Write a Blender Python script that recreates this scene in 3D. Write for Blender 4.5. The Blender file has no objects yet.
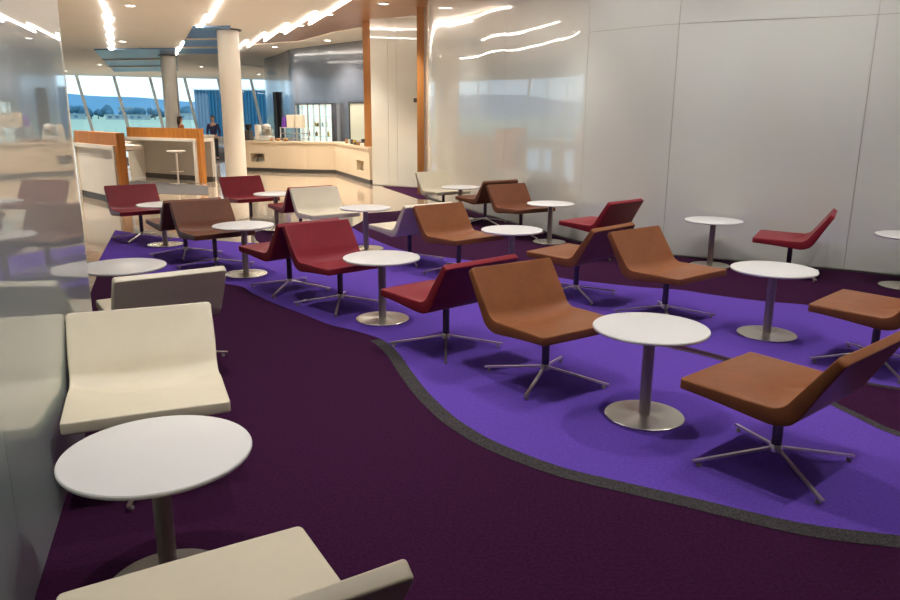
import bpy, bmesh, math, random
from mathutils import Vector, Matrix
random.seed(7)
S = bpy.context.scene
COL = S.collection
PI = math.pi

# ------------------------------------------------------------------ materials
def mat(name, col, rough=.5, metal=0., spec=.5, coat=0., noise=None, bump=None, emit=None, es=0., coat_rough=.03):
    m = bpy.data.materials.new(name); m.use_nodes = True
    nt = m.node_tree; b = nt.nodes['Principled BSDF']
    b.inputs['Base Color'].default_value = (*col, 1)
    b.inputs['Roughness'].default_value = rough
    b.inputs['Metallic'].default_value = metal
    b.inputs['Specular IOR Level'].default_value = spec
    b.inputs['Coat Weight'].default_value = coat
    b.inputs['Coat Roughness'].default_value = coat_rough
    if emit:
        b.inputs['Emission Color'].default_value = (*emit, 1)
        b.inputs['Emission Strength'].default_value = es
    tc = nt.nodes.new('ShaderNodeTexCoord')
    if noise:
        sc, amt = noise[:2]
        n = nt.nodes.new('ShaderNodeTexNoise'); n.inputs['Scale'].default_value = sc; n.inputs['Detail'].default_value = 6
        n.inputs['Roughness'].default_value = .7
        nt.links.new(tc.outputs['Object'], n.inputs['Vector'])
        r = nt.nodes.new('ShaderNodeMapRange')
        r.inputs['From Min'].default_value = .3; r.inputs['From Max'].default_value = .7
        r.inputs['To Min'].default_value = 1 - amt; r.inputs['To Max'].default_value = 1 + amt
        nt.links.new(n.outputs['Fac'], r.inputs['Value'])
        mx = nt.nodes.new('ShaderNodeVectorMath'); mx.operation = 'SCALE'
        mx.inputs[0].default_value = col
        nt.links.new(r.outputs['Result'], mx.inputs['Scale'])
        nt.links.new(mx.outputs['Vector'], b.inputs['Base Color'])
    if bump:
        n2 = nt.nodes.new('ShaderNodeTexNoise'); n2.inputs['Scale'].default_value = bump[0]; n2.inputs['Detail'].default_value = 4
        nt.links.new(tc.outputs['Object'], n2.inputs['Vector'])
        bp = nt.nodes.new('ShaderNodeBump'); bp.inputs['Strength'].default_value = bump[1]; bp.inputs['Distance'].default_value = bump[2]
        nt.links.new(n2.outputs['Fac'], bp.inputs['Height']); nt.links.new(bp.outputs['Normal'], b.inputs['Normal'])
    return m

def wood_mat(name, c1, c2, scale=(14, 14, .8), rough=.45):
    m = mat(name, c1, rough)
    nt = m.node_tree; b = nt.nodes['Principled BSDF']
    tc = nt.nodes.new('ShaderNodeTexCoord'); mp = nt.nodes.new('ShaderNodeMapping'); mp.inputs['Scale'].default_value = scale
    n = nt.nodes.new('ShaderNodeTexNoise'); n.inputs['Scale'].default_value = 1.6; n.inputs['Detail'].default_value = 5
    r = nt.nodes.new('ShaderNodeValToRGB')
    r.color_ramp.elements[0].position = .35; r.color_ramp.elements[0].color = (*c1, 1)
    r.color_ramp.elements[1].position = .68; r.color_ramp.elements[1].color = (*c2, 1)
    nt.links.new(tc.outputs['Object'], mp.inputs['Vector']); nt.links.new(mp.outputs['Vector'], n.inputs['Vector'])
    nt.links.new(n.outputs['Fac'], r.inputs['Fac']); nt.links.new(r.outputs['Color'], b.inputs['Base Color'])
    return m

M = {}
M['plum'] = mat('plum_carpet', (.037, .0078, .033), .95, spec=.05, noise=(70, .35), bump=(300, .6, .003))
M['violet'] = mat('violet_carpet', (.115, .056, .36), .95, spec=.05, noise=(70, .2), bump=(300, .6, .003))
M['char'] = mat('charcoal_carpet', (.05, .045, .046), .95, spec=.1, noise=(90, .75), bump=(400, .6, .002))
M['rug'] = mat('grey_rug', (.085, .08, .082), .9, spec=.1, noise=(30, .2))
M['blackgap'] = mat('black_shadow_gap', (.008, .007, .008), .6)
M['cream'] = mat('cream_leather', (.74, .66, .50), .42, noise=(5, .04), bump=(220, .12, .001))
M['brown'] = mat('tan_leather', (.25, .088, .032), .40, spec=.25, noise=(5, .14), bump=(220, .14, .001))
M['darkbrown'] = mat('dark_tan_leather', (.165, .058, .028), .40, spec=.25, noise=(5, .14), bump=(220, .14, .001))
M['red'] = mat('crimson_leather', (.235, .018, .029), .40, spec=.25, noise=(5, .1), bump=(220, .14, .001))
M['top'] = mat('white_laminate', (.80, .785, .765), .28, noise=(4, .015))
M['steel'] = mat('brushed_steel', (.72, .68, .60), .27, metal=.85, noise=(30, .06))
M['polesteel'] = mat('brushed_pole_steel', (.40, .345, .28), .28, metal=.45, noise=(30, .06))
M['chrome'] = mat('chrome', (.86, .81, .74), .3, metal=1)
M['poledark'] = mat('chrome_dark_reflection', (.13, .12, .12), .2, metal=.6)  # pole chrome darkened in colour for the seat underside it reflects
M['glide'] = mat('grey_plastic', (.28, .26, .24), .5)
M['blackmetal'] = mat('black_bracket', (.02, .02, .02), .4)
M['wallglass'] = mat('white_backpainted_glass', (.68, .685, .62), .2, spec=.5, coat=1., coat_rough=.008, noise=(.6, .02))
M['leftglass'] = mat('grey_green_backpainted_glass', (.47, .56, .53), .3, spec=.5, coat=1., coat_rough=.006)
M['ceil'] = mat('white_ceiling', (.82, .79, .74), .6, noise=(.4, .03))
M['copper'] = mat('copper_soffit', (.50, .27, .15), .3, metal=.5, noise=(3, .12))
M['bluepanel'] = mat('blue_reflection_panel', (.07, .19, .40), .5, coat=.25, noise=(.8, .15))  # blue reflection of the glossy ceiling put into the base colour
M['reflection_line'] = mat('pale_reflection_line', (.7, .62, .5), .35)  # for pale bars that draw the mullion reflections
M['white'] = mat('white_solid_surface', (.8, .76, .68), .35, noise=(3, .02))
M['innergrey'] = mat('grey_recess_panel', (.52, .49, .45), .5, noise=(2, .04))
M['kick'] = mat('dark_kick_strip', (.06, .055, .05), .5)
M['column'] = mat('white_plaster_column', (.78, .73, .64), .5)
M['wood'] = wood_mat('orange_veneer', (.42, .15, .022), (.56, .22, .04))
M['postwood'] = wood_mat('brown_veneer', (.34, .14, .035), (.42, .18, .05), (6, 6, .5))
M['counter'] = wood_mat('pale_cream_stone', (.68, .56, .4), (.74, .62, .46), (.6, .6, .6), .3)
M['darkwall'] = mat('slate_blue_wall_panel', (.115, .125, .155), .22, coat=.6, coat_rough=.06, noise=(1.2, .12))
M['emit'] = mat('lit_strip', (1, 1, 1), emit=(1, .94, .84), es=13)
M['lamp'] = mat('lamp_disc', (1, 1, 1), emit=(1, .93, .82), es=14)
M['trimring'] = mat('lamp_ring', (.8, .78, .74), .4)
M['fridge'] = mat('lit_cabinet_back', (1, 1, .9), emit=(1, .97, .80), es=1.0)
M['frame'] = mat('dark_frame', (.05, .05, .055), .4)
M['mull'] = mat('grey_white_mullion', (.75, .8, .84), .5)
M['grass'] = mat('airfield_grass', (.26, .36, .28), .9, noise=(.02, .15))
M['hill'] = mat('hazy_hill', (.13, .27, .40), 1, spec=0, noise=(.004, .12))  # distance haze mixed into the base colour
M['tree'] = mat('hazy_trees', (.075, .17, .25), 1, spec=0, noise=(.1, .4))  # bluish haze put into the crown and trunk colour
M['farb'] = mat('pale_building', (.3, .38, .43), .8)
M['bluewall'] = mat('blue_ribbed_cladding', (.012, .14, .27), .5, noise=(.3, .15))
M['navy'] = mat('navy_cloth', (.02, .018, .06), .9)
M['black'] = mat('black_cloth', (.012, .012, .016), .9)
M['skin'] = mat('skin', (.42, .22, .14), .6)
M['hair'] = mat('dark_brown_hair', (.035, .015, .008), .7)
M['grey_hair'] = mat('grey_hair', (.1, .08, .07), .7)
M['rust'] = mat('rust_cloth', (.28, .08, .03), .9)
M['purplep'] = mat('purple_plastic', (.13, .03, .35), .5)
M['paper'] = mat('cream_card', (.75, .68, .55), .7)
M['screen'] = mat('dark_screen', (.015, .017, .02), .15)
M['snack'] = mat('brown_snack', (.3, .14, .04), .7)
M['jar'] = mat('pale_jar', (.55, .55, .52), .3)
M['yellow'] = mat('yellow_fruit', (.6, .35, .04), .6)
M['doorslot'] = mat('dark_doorway', (.012, .01, .01), .7)

# polished beige stone: bands of slabs
def stone():
    m = mat('polished_beige_stone', (.5, .38, .26), .13, coat=.5, coat_rough=.05)
    nt = m.node_tree; b = nt.nodes['Principled BSDF']
    tc = nt.nodes.new('ShaderNodeTexCoord')
    br = nt.nodes.new('ShaderNodeTexBrick')
    br.inputs['Color1'].default_value = (.56, .45, .34, 1); br.inputs['Color2'].default_value = (.49, .39, .29, 1)
    br.inputs['Mortar'].default_value = (.33, .25, .18, 1); br.inputs['Scale'].default_value = 1.1
    br.inputs['Mortar Size'].default_value = .006; br.inputs['Bias'].default_value = .1
    n = nt.nodes.new('ShaderNodeTexNoise'); n.inputs['Scale'].default_value = 1.2; n.inputs['Detail'].default_value = 6
    mx = nt.nodes.new('ShaderNodeMix'); mx.data_type = 'RGBA'; mx.blend_type = 'MULTIPLY'; mx.inputs[0].default_value = .35
    nt.links.new(tc.outputs['Object'], br.inputs['Vector']); nt.links.new(tc.outputs['Object'], n.inputs['Vector'])
    nt.links.new(br.outputs['Color'], mx.inputs[6]); nt.links.new(n.outputs['Fac'], mx.inputs[7])
    nt.links.new(mx.outputs[2], b.inputs['Base Color'])
    return m
M['stone'] = stone()

def glass_mat():
    m = bpy.data.materials.new('window_glass'); m.use_nodes = True
    nt = m.node_tree; nt.nodes.clear()
    o = nt.nodes.new('ShaderNodeOutputMaterial'); mx = nt.nodes.new('ShaderNodeMixShader')
    t = nt.nodes.new('ShaderNodeBsdfTransparent'); t.inputs[0].default_value = (.86, .95, 1, 1)
    g = nt.nodes.new('ShaderNodeBsdfGlossy'); g.inputs['Roughness'].default_value = .01
    lw_ = nt.nodes.new('ShaderNodeLayerWeight'); lw_.inputs[0].default_value = .5
    pw = nt.nodes.new('ShaderNodeMath'); pw.operation = 'POWER'; pw.inputs[1].default_value = 5
    fr = nt.nodes.new('ShaderNodeMath'); fr.operation = 'MULTIPLY_ADD'; fr.inputs[1].default_value = .9; fr.inputs[2].default_value = .04
    nt.links.new(lw_.outputs['Facing'], pw.inputs[0]); nt.links.new(pw.outputs[0], fr.inputs[0])
    nt.links.new(fr.outputs[0], mx.inputs[0]); nt.links.new(t.outputs[0], mx.inputs[1]); nt.links.new(g.outputs[0], mx.inputs[2])
    nt.links.new(mx.outputs[0], o.inputs[0])
    return m
M['glass'] = glass_mat()
M['wallglass'].node_tree.nodes['Principled BSDF'].inputs['Coat IOR'].default_value = 1.75

# ------------------------------------------------------------------ helpers
def link(o, parent=None):
    COL.objects.link(o)
    if parent: o.parent = parent
    return o

def obj(name, bm, m, parent=None, smooth=False, angle=None):
    me = bpy.data.meshes.new(name)
    bmesh.ops.recalc_face_normals(bm, faces=bm.faces)
    bm.to_mesh(me); bm.free()
    me.materials.append(m)
    if smooth:
        for p in me.polygons: p.use_smooth = True
        if angle: me.set_sharp_from_angle(angle=math.radians(angle))
    o = bpy.data.objects.new(name, me)
    return link(o, parent)

def tag(o, label=None, cat=None, group=None, kind=None):
    if label: o['label'] = label
    if cat: o['category'] = cat
    if group: o['group'] = group
    if kind: o['kind'] = kind
    return o

def thing(name, label, cat, loc=(0, 0, 0), rz=0, group=None):
    o = bpy.data.objects.new(name, None); o.empty_display_size = .1
    o.location = loc; o.rotation_euler = (0, 0, rz); COL.objects.link(o)
    return tag(o, label, cat, group)

def struct(name, bm, m, parent=None, smooth=False, angle=None):
    o = obj(name, bm, m, parent, smooth, angle); o['kind'] = 'structure'; return o

def box(bm, x0, x1, y0, y1, z0, z1, mtx=None, bev=0):
    r = bmesh.ops.create_cube(bm, size=1)
    vs = r['verts']
    for v in vs:
        v.co = Vector(((x0 + x1) / 2 + v.co.x * (x1 - x0), (y0 + y1) / 2 + v.co.y * (y1 - y0), (z0 + z1) / 2 + v.co.z * (z1 - z0)))
    if bev:
        es = list({e for v in vs for e in v.link_edges})
        r2 = bmesh.ops.bevel(bm, geom=es, offset=bev, segments=2, affect='EDGES', profile=.5)
        vs = list({v for f in r2['faces'] for v in f.verts} | {v for v in vs if v.is_valid})
    if mtx is not None:
        bmesh.ops.transform(bm, matrix=mtx, verts=[v for v in vs if v.is_valid])
    return bm

def nb(): return bmesh.new()

def lathe(bm, prof, n=48, c=(0, 0, 0)):
    rings = []
    for r, z in prof:
        if r < 1e-6: rings.append([bm.verts.new((c[0], c[1], c[2] + z))])
        else: rings.append([bm.verts.new((c[0] + r * math.cos(2 * PI * i / n), c[1] + r * math.sin(2 * PI * i / n), c[2] + z)) for i in range(n)])
    for a, b in zip(rings, rings[1:]):
        for i in range(n):
            j = (i + 1) % n
            if len(a) == 1 and len(b) == 1: continue
            if len(a) == 1: bm.faces.new((a[0], b[i], b[j]))
            elif len(b) == 1: bm.faces.new((a[i], a[j], b[0]))
            else: bm.faces.new((a[i], a[j], b[j], b[i]))
    return bm

def bar(bm, a, b, w, h):
    """flat bar from a to b, width w, height h"""
    a = Vector(a); b = Vector(b); d = (b - a).normalized()
    s = d.cross(Vector((0, 0, 1))).normalized() if abs(d.z) < .99 else Vector((1, 0, 0)); u = s.cross(d).normalized()
    vs = []
    for p in (a, b):
        for i, j in ((-1, -1), (1, -1), (1, 1), (-1, 1)):
            vs.append(bm.verts.new(p + s * (i * w / 2) + u * (j * h / 2)))
    for f in ((0, 1, 2, 3), (7, 6, 5, 4), (0, 4, 5, 1), (1, 5, 6, 2), (2, 6, 7, 3), (3, 7, 4, 0)):
        bm.faces.new([vs[i] for i in f])
    return bm

def prism(bm, pts, z0, z1):
    a = [bm.verts.new((x, y, z0)) for x, y in pts]; b = [bm.verts.new((x, y, z1)) for x, y in pts]
    bm.faces.new(a); bm.faces.new(b)
    n = len(pts)
    for i in range(n): bm.faces.new((a[i], a[(i + 1) % n], b[(i + 1) % n], b[i]))
    return bm

def smooth_line(P, n=8):
    out = []
    for i in range(len(P) - 1):
        p0 = Vector(P[max(i - 1, 0)]); p1 = Vector(P[i]); p2 = Vector(P[i + 1]); p3 = Vector(P[min(i + 2, len(P) - 1)])
        for k in range(n):
            t = k / n
            out.append(tuple(.5 * ((2 * p1) + (p2 - p0) * t + (2 * p0 - 5 * p1 + 4 * p2 - p3) * t * t + (3 * p1 - p0 - 3 * p2 + p3) * t ** 3)))
    out.append(tuple(P[-1])); return out

def copy_tree(o, parent=None):
    c = o.copy(); COL.objects.link(c); c.parent = parent
    for ch in list(o.children): copy_tree(ch, c)
    return c

# ------------------------------------------------------------------ lounge chair
HW = .322
def shell():
    """rounded slab swept along the seat-to-back profile; returns (rings, split index)"""
    yF, zF, yB, zB, yT, zT = .336, .402, -.142, .394, -.342, .678
    F = Vector((yF, zF)); B = Vector((yB, zB)); T = Vector((yT, zT))
    d1 = (B - F).normalized(); d2 = (T - B).normalized()
    ang = math.acos(d1.dot(d2)); rad = .10; tl = rad * math.tan(ang / 2)
    pts = []; L1 = (B - F).length - tl; L2 = (T - B).length - tl
    ends = [0, .0005, .0018, .004, .007, .011, .0155, .02]
    for e_ in ends: pts.append((F + d1 * e_, d1))
    for i in range(1, 31): pts.append((F + d1 * (.02 + (L1 - .02) * i / 30), d1))
    n1 = Vector((d1.y, -d1.x))
    if n1.y < 0: n1 = -n1
    c = F + d1 * L1 + n1 * rad
    for i in range(1, 10):
        a = ang * i / 10
        ca, sa = math.cos(-a), math.sin(-a)      # turning from backwards (-y) to up
        v = -n1 * rad
        p = c + Vector((ca * v.x - sa * v.y, sa * v.x + ca * v.y))
        d = Vector((ca * d1.x - sa * d1.y, sa * d1.x + ca * d1.y))
        pts.append((p, d))
    P2 = T - d2 * L2
    split = None
    for i in range(12):
        if i == 2: split = len(pts)
        pts.append((P2 + d2 * (L2 - .02) * (i / 12), d2))
    for e_ in reversed(ends): pts.append((P2 + d2 * (L2 - e_), d2))
    s = [0]
    for a, b in zip(pts, pts[1:]): s.append(s[-1] + (b[0] - a[0]).length)
    tot = s[-1]; sb = (L1 + .06) / tot
    rings = []
    rc = .020
    for (p, d), si in zip(pts, s):
        u = si / tot
        n = Vector((d.y, -d.x));
        if n.y < 0 or (abs(n.y) < 1e-6): n = -n
        n = Vector((-d.y, d.x)); n = n if n.dot(Vector((.5, .8))) > 0 else -n    # inner side normal
        if u < sb: th = .050 + .034 * (u / sb) ** 1.5
        else: th = .084 - .038 * ((u - sb) / (1 - sb)) ** .7
        w = HW * (1 - .012 * math.sin(PI * min(1, max(0, (u - sb + .15) / .3))))
        e = min(si, tot - si)
        if e < rc: w -= rc - math.sqrt(max(0, rc * rc - (rc - e) ** 2))
        re = .007
        tin = 0
        if e < re: tin = re - math.sqrt(max(0, re * re - (re - e) ** 2))
        r = .008
        ring = []
        # top side
        nx = 36
        def dish(x):
            q = abs(x) / w
            b = math.exp(-((u - sb * .84) / .14) ** 2) * .032 * (1 - q ** 2.4)
            b += math.exp(-((u - .80) / .2) ** 2) * .010 * (1 - q ** 2)
            b -= math.exp(-((u - .18) / .16) ** 2) * .006 * (1 - q ** 2)
            b += .006 * math.exp(-((u - (sb * .97 - .17 * (1 - q))) / .022) ** 2) * max(0, q * (1 - q) * 4) ** .5 * (1 if x > 0 else .45)
            return b if q < 1 else 0
        for i in range(nx + 1):
            x = -w + r + (2 * w - 2 * r) * i / nx
            q = p - n * (tin + dish(x)); ring.append((x, q.x, q.y))
        for a in (30, 60, 90):
            a = math.radians(a); q = p - n * (tin + r * (1 - math.cos(a))); ring.append((w - r + r * math.sin(a), q.x, q.y))
        for a in (90, 60, 30):
            a = math.radians(a); q = p - n * (th - tin - r * (1 - math.cos(a))); ring.append((w - r + r * math.sin(a), q.x, q.y))
        for i in range(nx + 1):
            x = w - r - (2 * w - 2 * r) * i / nx
            q = p - n * (th - tin); ring.append((x, q.x, q.y))
        for a in (30, 60, 90):
            a = math.radians(a); q = p - n * (th - tin - r * (1 - math.cos(a))); ring.append((-w + r - r * math.sin(a), q.x, q.y))
        for a in (90, 60, 30):
            a = math.radians(a); q = p - n * (tin + r * (1 - math.cos(a))); ring.append((-w + r - r * math.sin(a), q.x, q.y))
        rings.append(ring)
    # extra rings near both ends for the rounding
    return rings, split

def refine_profile(): pass

def ring_mesh(rings, cap0, cap1):
    bm = nb(); R = [[bm.verts.new(v) for v in r] for r in rings]
    n = len(R[0])
    for a, b in zip(R, R[1:]):
        for i in range(n):
            j = (i + 1) % n
            bm.faces.new((a[i], a[j], b[j], b[i]))
    if cap0: bm.faces.new(R[0])
    if cap1: bm.faces.new(R[-1])
    return bm

def make_chair(m, tip_angle=0):
    root = thing('lounge_chair', 'x', 'chair')
    rings, sp = shell()
    obj('seat', ring_mesh(rings[:sp + 1], True, False), m, root, True, 50)
    obj('backrest', ring_mesh(rings[sp:], False, True), m, root, True, 50)
    # bracket under the seat
    b = nb(); lathe(b, [(0, .338), (.085, .338), (.085, .330), (.03, .316), (.03, .31), (0, .31)], 24)
    obj('mounting_plate', b, M['blackmetal'], root, True, 40)
    b = nb(); lathe(b, [(0, .075), (.024, .075), (.024, .318), (0, .318)], 24)
    obj('pole', b, M['poledark'], root, True, 40)
    hub = bpy.data.objects.new('star_base', None); link(hub, root)
    bpy.data.objects.remove(hub)
    b = nb(); lathe(b, [(0, .060), (.022, .060), (.030, .066), (.030, .092), (.024, .1), (0, .1)], 24)
    obj('hub', b, M['chrome'], root, True, 40)
    for k in range(4):
        a = tip_angle + k * PI / 2
        ca, sa = math.cos(a), math.sin(a)
        b = nb(); bar(b, (.02 * ca, .02 * sa, .083), (.395 * ca, .395 * sa, .024), .017, .011)
        lg = obj('leg', b, M['chrome'], root)
        b = nb(); lathe(b, [(0, 0), (.012, 0), (.012, .008), (.008, .018), (0, .018)], 16, (.365 * ca, .365 * sa, .0))
        obj('glide', b, M['glide'], lg, True, 40)
    return root

# name: material, x, y, facing (radians from +X), star angle (world), label
CH = [
 ('brown', 1.525, 3.183, 2.271, .083, 'brown leather swivel chair at the right front, facing the nearest steel-based table on violet carpet'),
 ('brown', .587, 4.308, -.967, -.411, 'brown leather swivel chair in the centre, facing the nearest table on violet carpet'),
 ('brown', 1.748, 5.831, -.897, -.153, 'brown leather chair right of centre, near the lone wall table, its seat pointing right'),
 ('red', -.026, 4.958, 2.283, -.001, 'red leather swivel chair seen from behind, back to back with the central brown chair'),
 ('red', 3.49, 7.50, 2.637, .3, 'red leather swivel chair seen side-on against the white glass wall at the right'),
 ('brown', .087, 7.504, -.902, .35, 'brown leather swivel chair back to back with a cream chair in mid room'),
 ('red', -.93, 6.102, -.857, .038, 'bright red leather swivel chair facing us at the left centre table'),
 ('red', -1.485, 6.69, 2.358, -.186, 'red leather chair turned away, back to back with the bright red chair'),
 ('darkbrown', -2.485, 7.704, -.907, .3, 'dark brown leather swivel chair on the left of the violet carpet, facing a small table'),
 ('darkbrown', -3.03, 8.36, 2.25, .25, 'dark reddish chair turned away, back to back with the dark brown chair at the left'),
 ('red', -3.971, 9.442, -.915, -.037, 'leftmost red leather chair, at the corner of the violet carpet before the white benches'),
 ('red', -2.95, 10.916, -.911, .3, 'small red leather chair standing on the stone floor in front of the white column'),
 ('cream', -1.572, 9.271, -1.0, .5, 'cream leather chair facing us beyond the bright red chair'),
 ('red', -2.02, 9.93, 2.2, .5, 'dark red chair back to back with the cream chair that faces us'),
 ('cream', -.451, 8.079, 2.25, .25, 'cream leather chair turned away, its back against a brown chair in mid room'),
 ('darkbrown', .518, 11.07, 2.2, .5, 'very dark brown chair seen from behind near the far end of the white glass wall'),
 ('darkbrown', .945, 9.91, -1.0, .5, 'dark brown leather chair facing a small table beside the white glass wall'),
 ('cream', -.12, 12.13, -1.0, .5, 'farthest cream leather chair, next to the brown wooden post'),
 ('red', 1.71, 8.50, 2.313, .2, 'red leather chair turned away near the curve of the white glass wall'),
 ('brown', 1.138, 6.517, 2.372, .204, 'brown leather chair seen from behind, just in front of the wall-side red chair'),
 ('brown', 2.789, 4.641, 2.345, 1.482, 'brown leather chair cut off by the right edge, only its seat in view'),
 ('cream', -1.837, 4.539, 2.172, .5, 'cream leather chair turned away at the left glass wall, behind another cream chair'),
 ('cream', -1.345, 3.095, -1.175, .12, 'large cream leather chair at the left front facing the nearest left table'),
 ('cream', -.536, 1.498, 2.113, .3, 'nearest cream leather chair, turned away and cut off by the bottom edge'),
]
protos = {}
for key, x, y, th, star, lab in CH:
    if key not in protos:
        o = make_chair(M[key]); protos[key] = o
    else:
        o = copy_tree(protos[key])
    o.location = (x, y, .003); rz = th - PI / 2
    o.rotation_euler = (0, 0, rz)
    for ch in o.children:
        if ch.name.startswith('leg'): ch.rotation_euler = (0, 0, star - rz)
    tag(o, lab, 'chair', 'swivel lounge chairs')

# ------------------------------------------------------------------ tables
def make_table():
    r = thing('round_table', 'x', 'table')
    b = nb(); lathe(b, [(0, .486), (.292, .486), (.297, .488), (.300, .493), (.300, .499), (.297, .5035), (.292, .505), (0, .505)], 96)
    obj('tabletop', b, M['top'], r, True, 30)
    b = nb(); lathe(b, [(0, .018), (.0305, .018), (.0305, .480), (0, .480)], 32); obj('pole', b, M['polesteel'], r, True, 40)
    b = nb(); lathe(b, [(0, 0), (.207, 0), (.210, .003), (.210, .010), (.206, .013), (.06, .018), (.05, .022), (0, .022)], 72)
    obj('base', b, M['steel'], r, True, 30)
    b = nb(); box(b, -.09, .09, -.035, .035, .474, .486); box(b, -.035, .035, -.09, .09, .476, .486)
    obj('mounting_plate', b, M['blackmetal'], r)
    return r
TB = [
 (1.055, 3.736, 'large near round white table between two brown chairs, lowest on the violet carpet'),
 (2.367, 5.306, 'round white table on violet carpet at the right, between two brown seats'),
 (-.533, 5.658, 'round white table between the bright red chair and a red chair turned away'),
 (-2.062, 7.319, 'round white table left of centre between the dark brown chair and a red seat'),
 (1.27, 9.41, 'small round table at the wall bend, between the dark brown chair and a red chair'),
 (.599, 7.144, 'round white table between two brown chairs in mid room, its base hidden'),
 (2.831, 7.93, 'round white table standing alone against the white glass wall with its shadow behind'),
 (-.953, 2.224, 'nearest round white table at the left front between two cream chairs'),
 (-3.52, 9.03, 'small round table beside the leftmost red chair'),
 (4.366, 6.96, 'round table cut off by the right edge, near the white glass wall'),
 (-2.375, 5.253, 'round white table partly hidden by the end of the left glass wall'),
 (-1.018, 8.835, 'small round white table between the cream chair facing us and the cream chair turned away'),
 (-2.449, 10.375, 'small far round table right of the red chair before the white column'),
 (.15, 11.56, 'farthest small round table in front of the farthest cream chair'),
]
pt = None
for i, (x, y, lab) in enumerate(TB):
    o = make_table() if pt is None else copy_tree(pt)
    pt = pt or o
    o.location = (x, y, .003); o.rotation_euler = (0, 0, .6 + .7 * i)
    tag(o, lab, 'table', 'round white lounge tables')

# ------------------------------------------------------------------ floor
b = nb(); prism(b, [(-24, -4), (6, -4), (6, 50), (-24, 50)], -.3, -.004)
struct('floor', b, M['stone'])

plum = [(-3.72, 7.7), (-3.87, 7.99), (-4.67, 10.22), (-3.83, 9.65), (-3.16, 9.43), (-2.36, 9.16), (-2.51, 9.46), (-2.66, 9.9), (-2.69, 10.15), (-2.6, 10.42),
        (-2.16, 10.53), (-1.43, 10.70), (-1.35, 11.3), (-1.37, 12.25), (-.93, 12.54), (-.37, 13.14), (-.1, 13.6), (.5, 12.6), (.9, 11.7),
        (1.2, 10.9), (1.55, 10.1), (2.1, 9.4), (2.75, 8.8), (4.4, 8.0), (4.9, 7.6), (5.2, 5), (5.2, -3.6), (-2.4, -3.6), (-2.4, 4.3), (-3.6, 7.4)]
b = nb(); prism(b, plum, -.1, 0); struct('floor', b, M['plum'])
b = nb(); prism(b, [(-1.56, 16.95), (-.62, 14.43), (-.3, 14.3), (-.35, 16.6), (-1.5, 17.05)], -.1, 0); struct('floor', b, M['plum'])

low = smooth_line([(-3.3, 7.3), (-2.75, 7.13), (-2.04, 6.85), (-1.8, 6.53), (-1.52, 6.17), (-1.23, 5.85), (-.94, 5.52), (-.70, 5.33), (-.50, 5.13), (-.36, 4.84),
                   (-.25, 4.47), (-.13, 4.09), (0, 3.77), (.11, 3.57), (.25, 3.38), (.51, 3.14), (.76, 3.0), (1.07, 2.84), (1.41, 2.66), (1.77, 2.57), (2.4, 2.42), (3.2, 2.3), (4.6, 2.2)], 4)
arc = smooth_line([(4.6, 2.9), (2.95, 3.05), (2.5, 3.27), (2.28, 3.52), (2.2, 3.76), (2.15, 3.95), (2.09, 4.2), (2.0, 4.4), (1.88, 4.6), (1.70, 4.82), (1.54, 4.96), (1.46, 5.08)], 4)
top_r = smooth_line([(5.0, 5.0), (4.2, 5.6), (3.44, 6.0), (3.09, 6.23), (2.75, 6.36), (2.4, 6.58), (2.16, 6.77), (1.81, 6.88), (1.46, 7.05), (1.11, 7.27), (.55, 7.93), (-.12, 8.38),
                     (-.54, 8.73), (-.98, 9.52), (-1.43, 10.62)], 4)
lobe = [(-2.1, 10.45), (-2.05, 9.9), (-2.36, 9.17), (-3.16, 9.44), (-3.83, 9.66), (-4.66, 10.2), (-3.87, 8.0), (-3.55, 7.45)]
b = nb(); prism(b, low + [(4.9, 2.9)] + top_r + lobe, -.05, .0015); struct('floor', b, M['violet'])
# plum wedge with its charcoal rim inside the violet field
wedge_top = [(4.9, 3.1), (4.2, 3.35), (3.4, 3.85), (2.72, 4.20), (2.55, 4.30), (2.32, 4.40), (2.15, 4.48), (2.0, 4.62), (1.8, 4.86), (1.60, 5.06), (1.46, 5.09)]
b = nb(); prism(b, [(4.9, 2.9)] + arc[:-2] + list(reversed(wedge_top[:-1])), -.04, .0022); struct('floor', b, M['plum'])
def band(line, w0, w1=None, z=.003):
    bm = nb(); n = len(line); A = []; Bv = []
    for i, p in enumerate(line):
        a = Vector(line[max(0, i - 1)]); c = Vector(line[min(n - 1, i + 1)]); d = (c - a).normalized(); nn = Vector((d.y, -d.x))
        w = w0 + ((w1 if w1 is not None else w0) - w0) * i / (n - 1)
        A.append(bm.verts.new((p[0], p[1], z))); q = Vector(p) + nn * w; Bv.append(bm.verts.new((q.x, q.y, z)))
    for i in range(n - 1): bm.faces.new((A[i], A[i + 1], Bv[i + 1], Bv[i]))
    return bm
k0 = 8 * 4
b = band(low[k0:], .085, .10); struct('floor', b, M['char'])
b = band(arc, .075, .02, .0032); struct('floor', b, M['char'])
b = band(smooth_line(wedge_top, 3), -.06, -.015, .0034); struct('floor', b, M['char'])
b = nb(); prism(b, [(-7.9, 18.3), (-5.5, 16.85), (-4.85, 14.9), (-6.2, 15.2), (-7.6, 16.6)], -.02, .002); struct('floor', b, M['rug'])
b = nb(); prism(b, [(-12, 24.5), (-7.9, 22.2), (-7.2, 30), (-12, 38)], -.02, .002); struct('floor', b, M['rug'])

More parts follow.
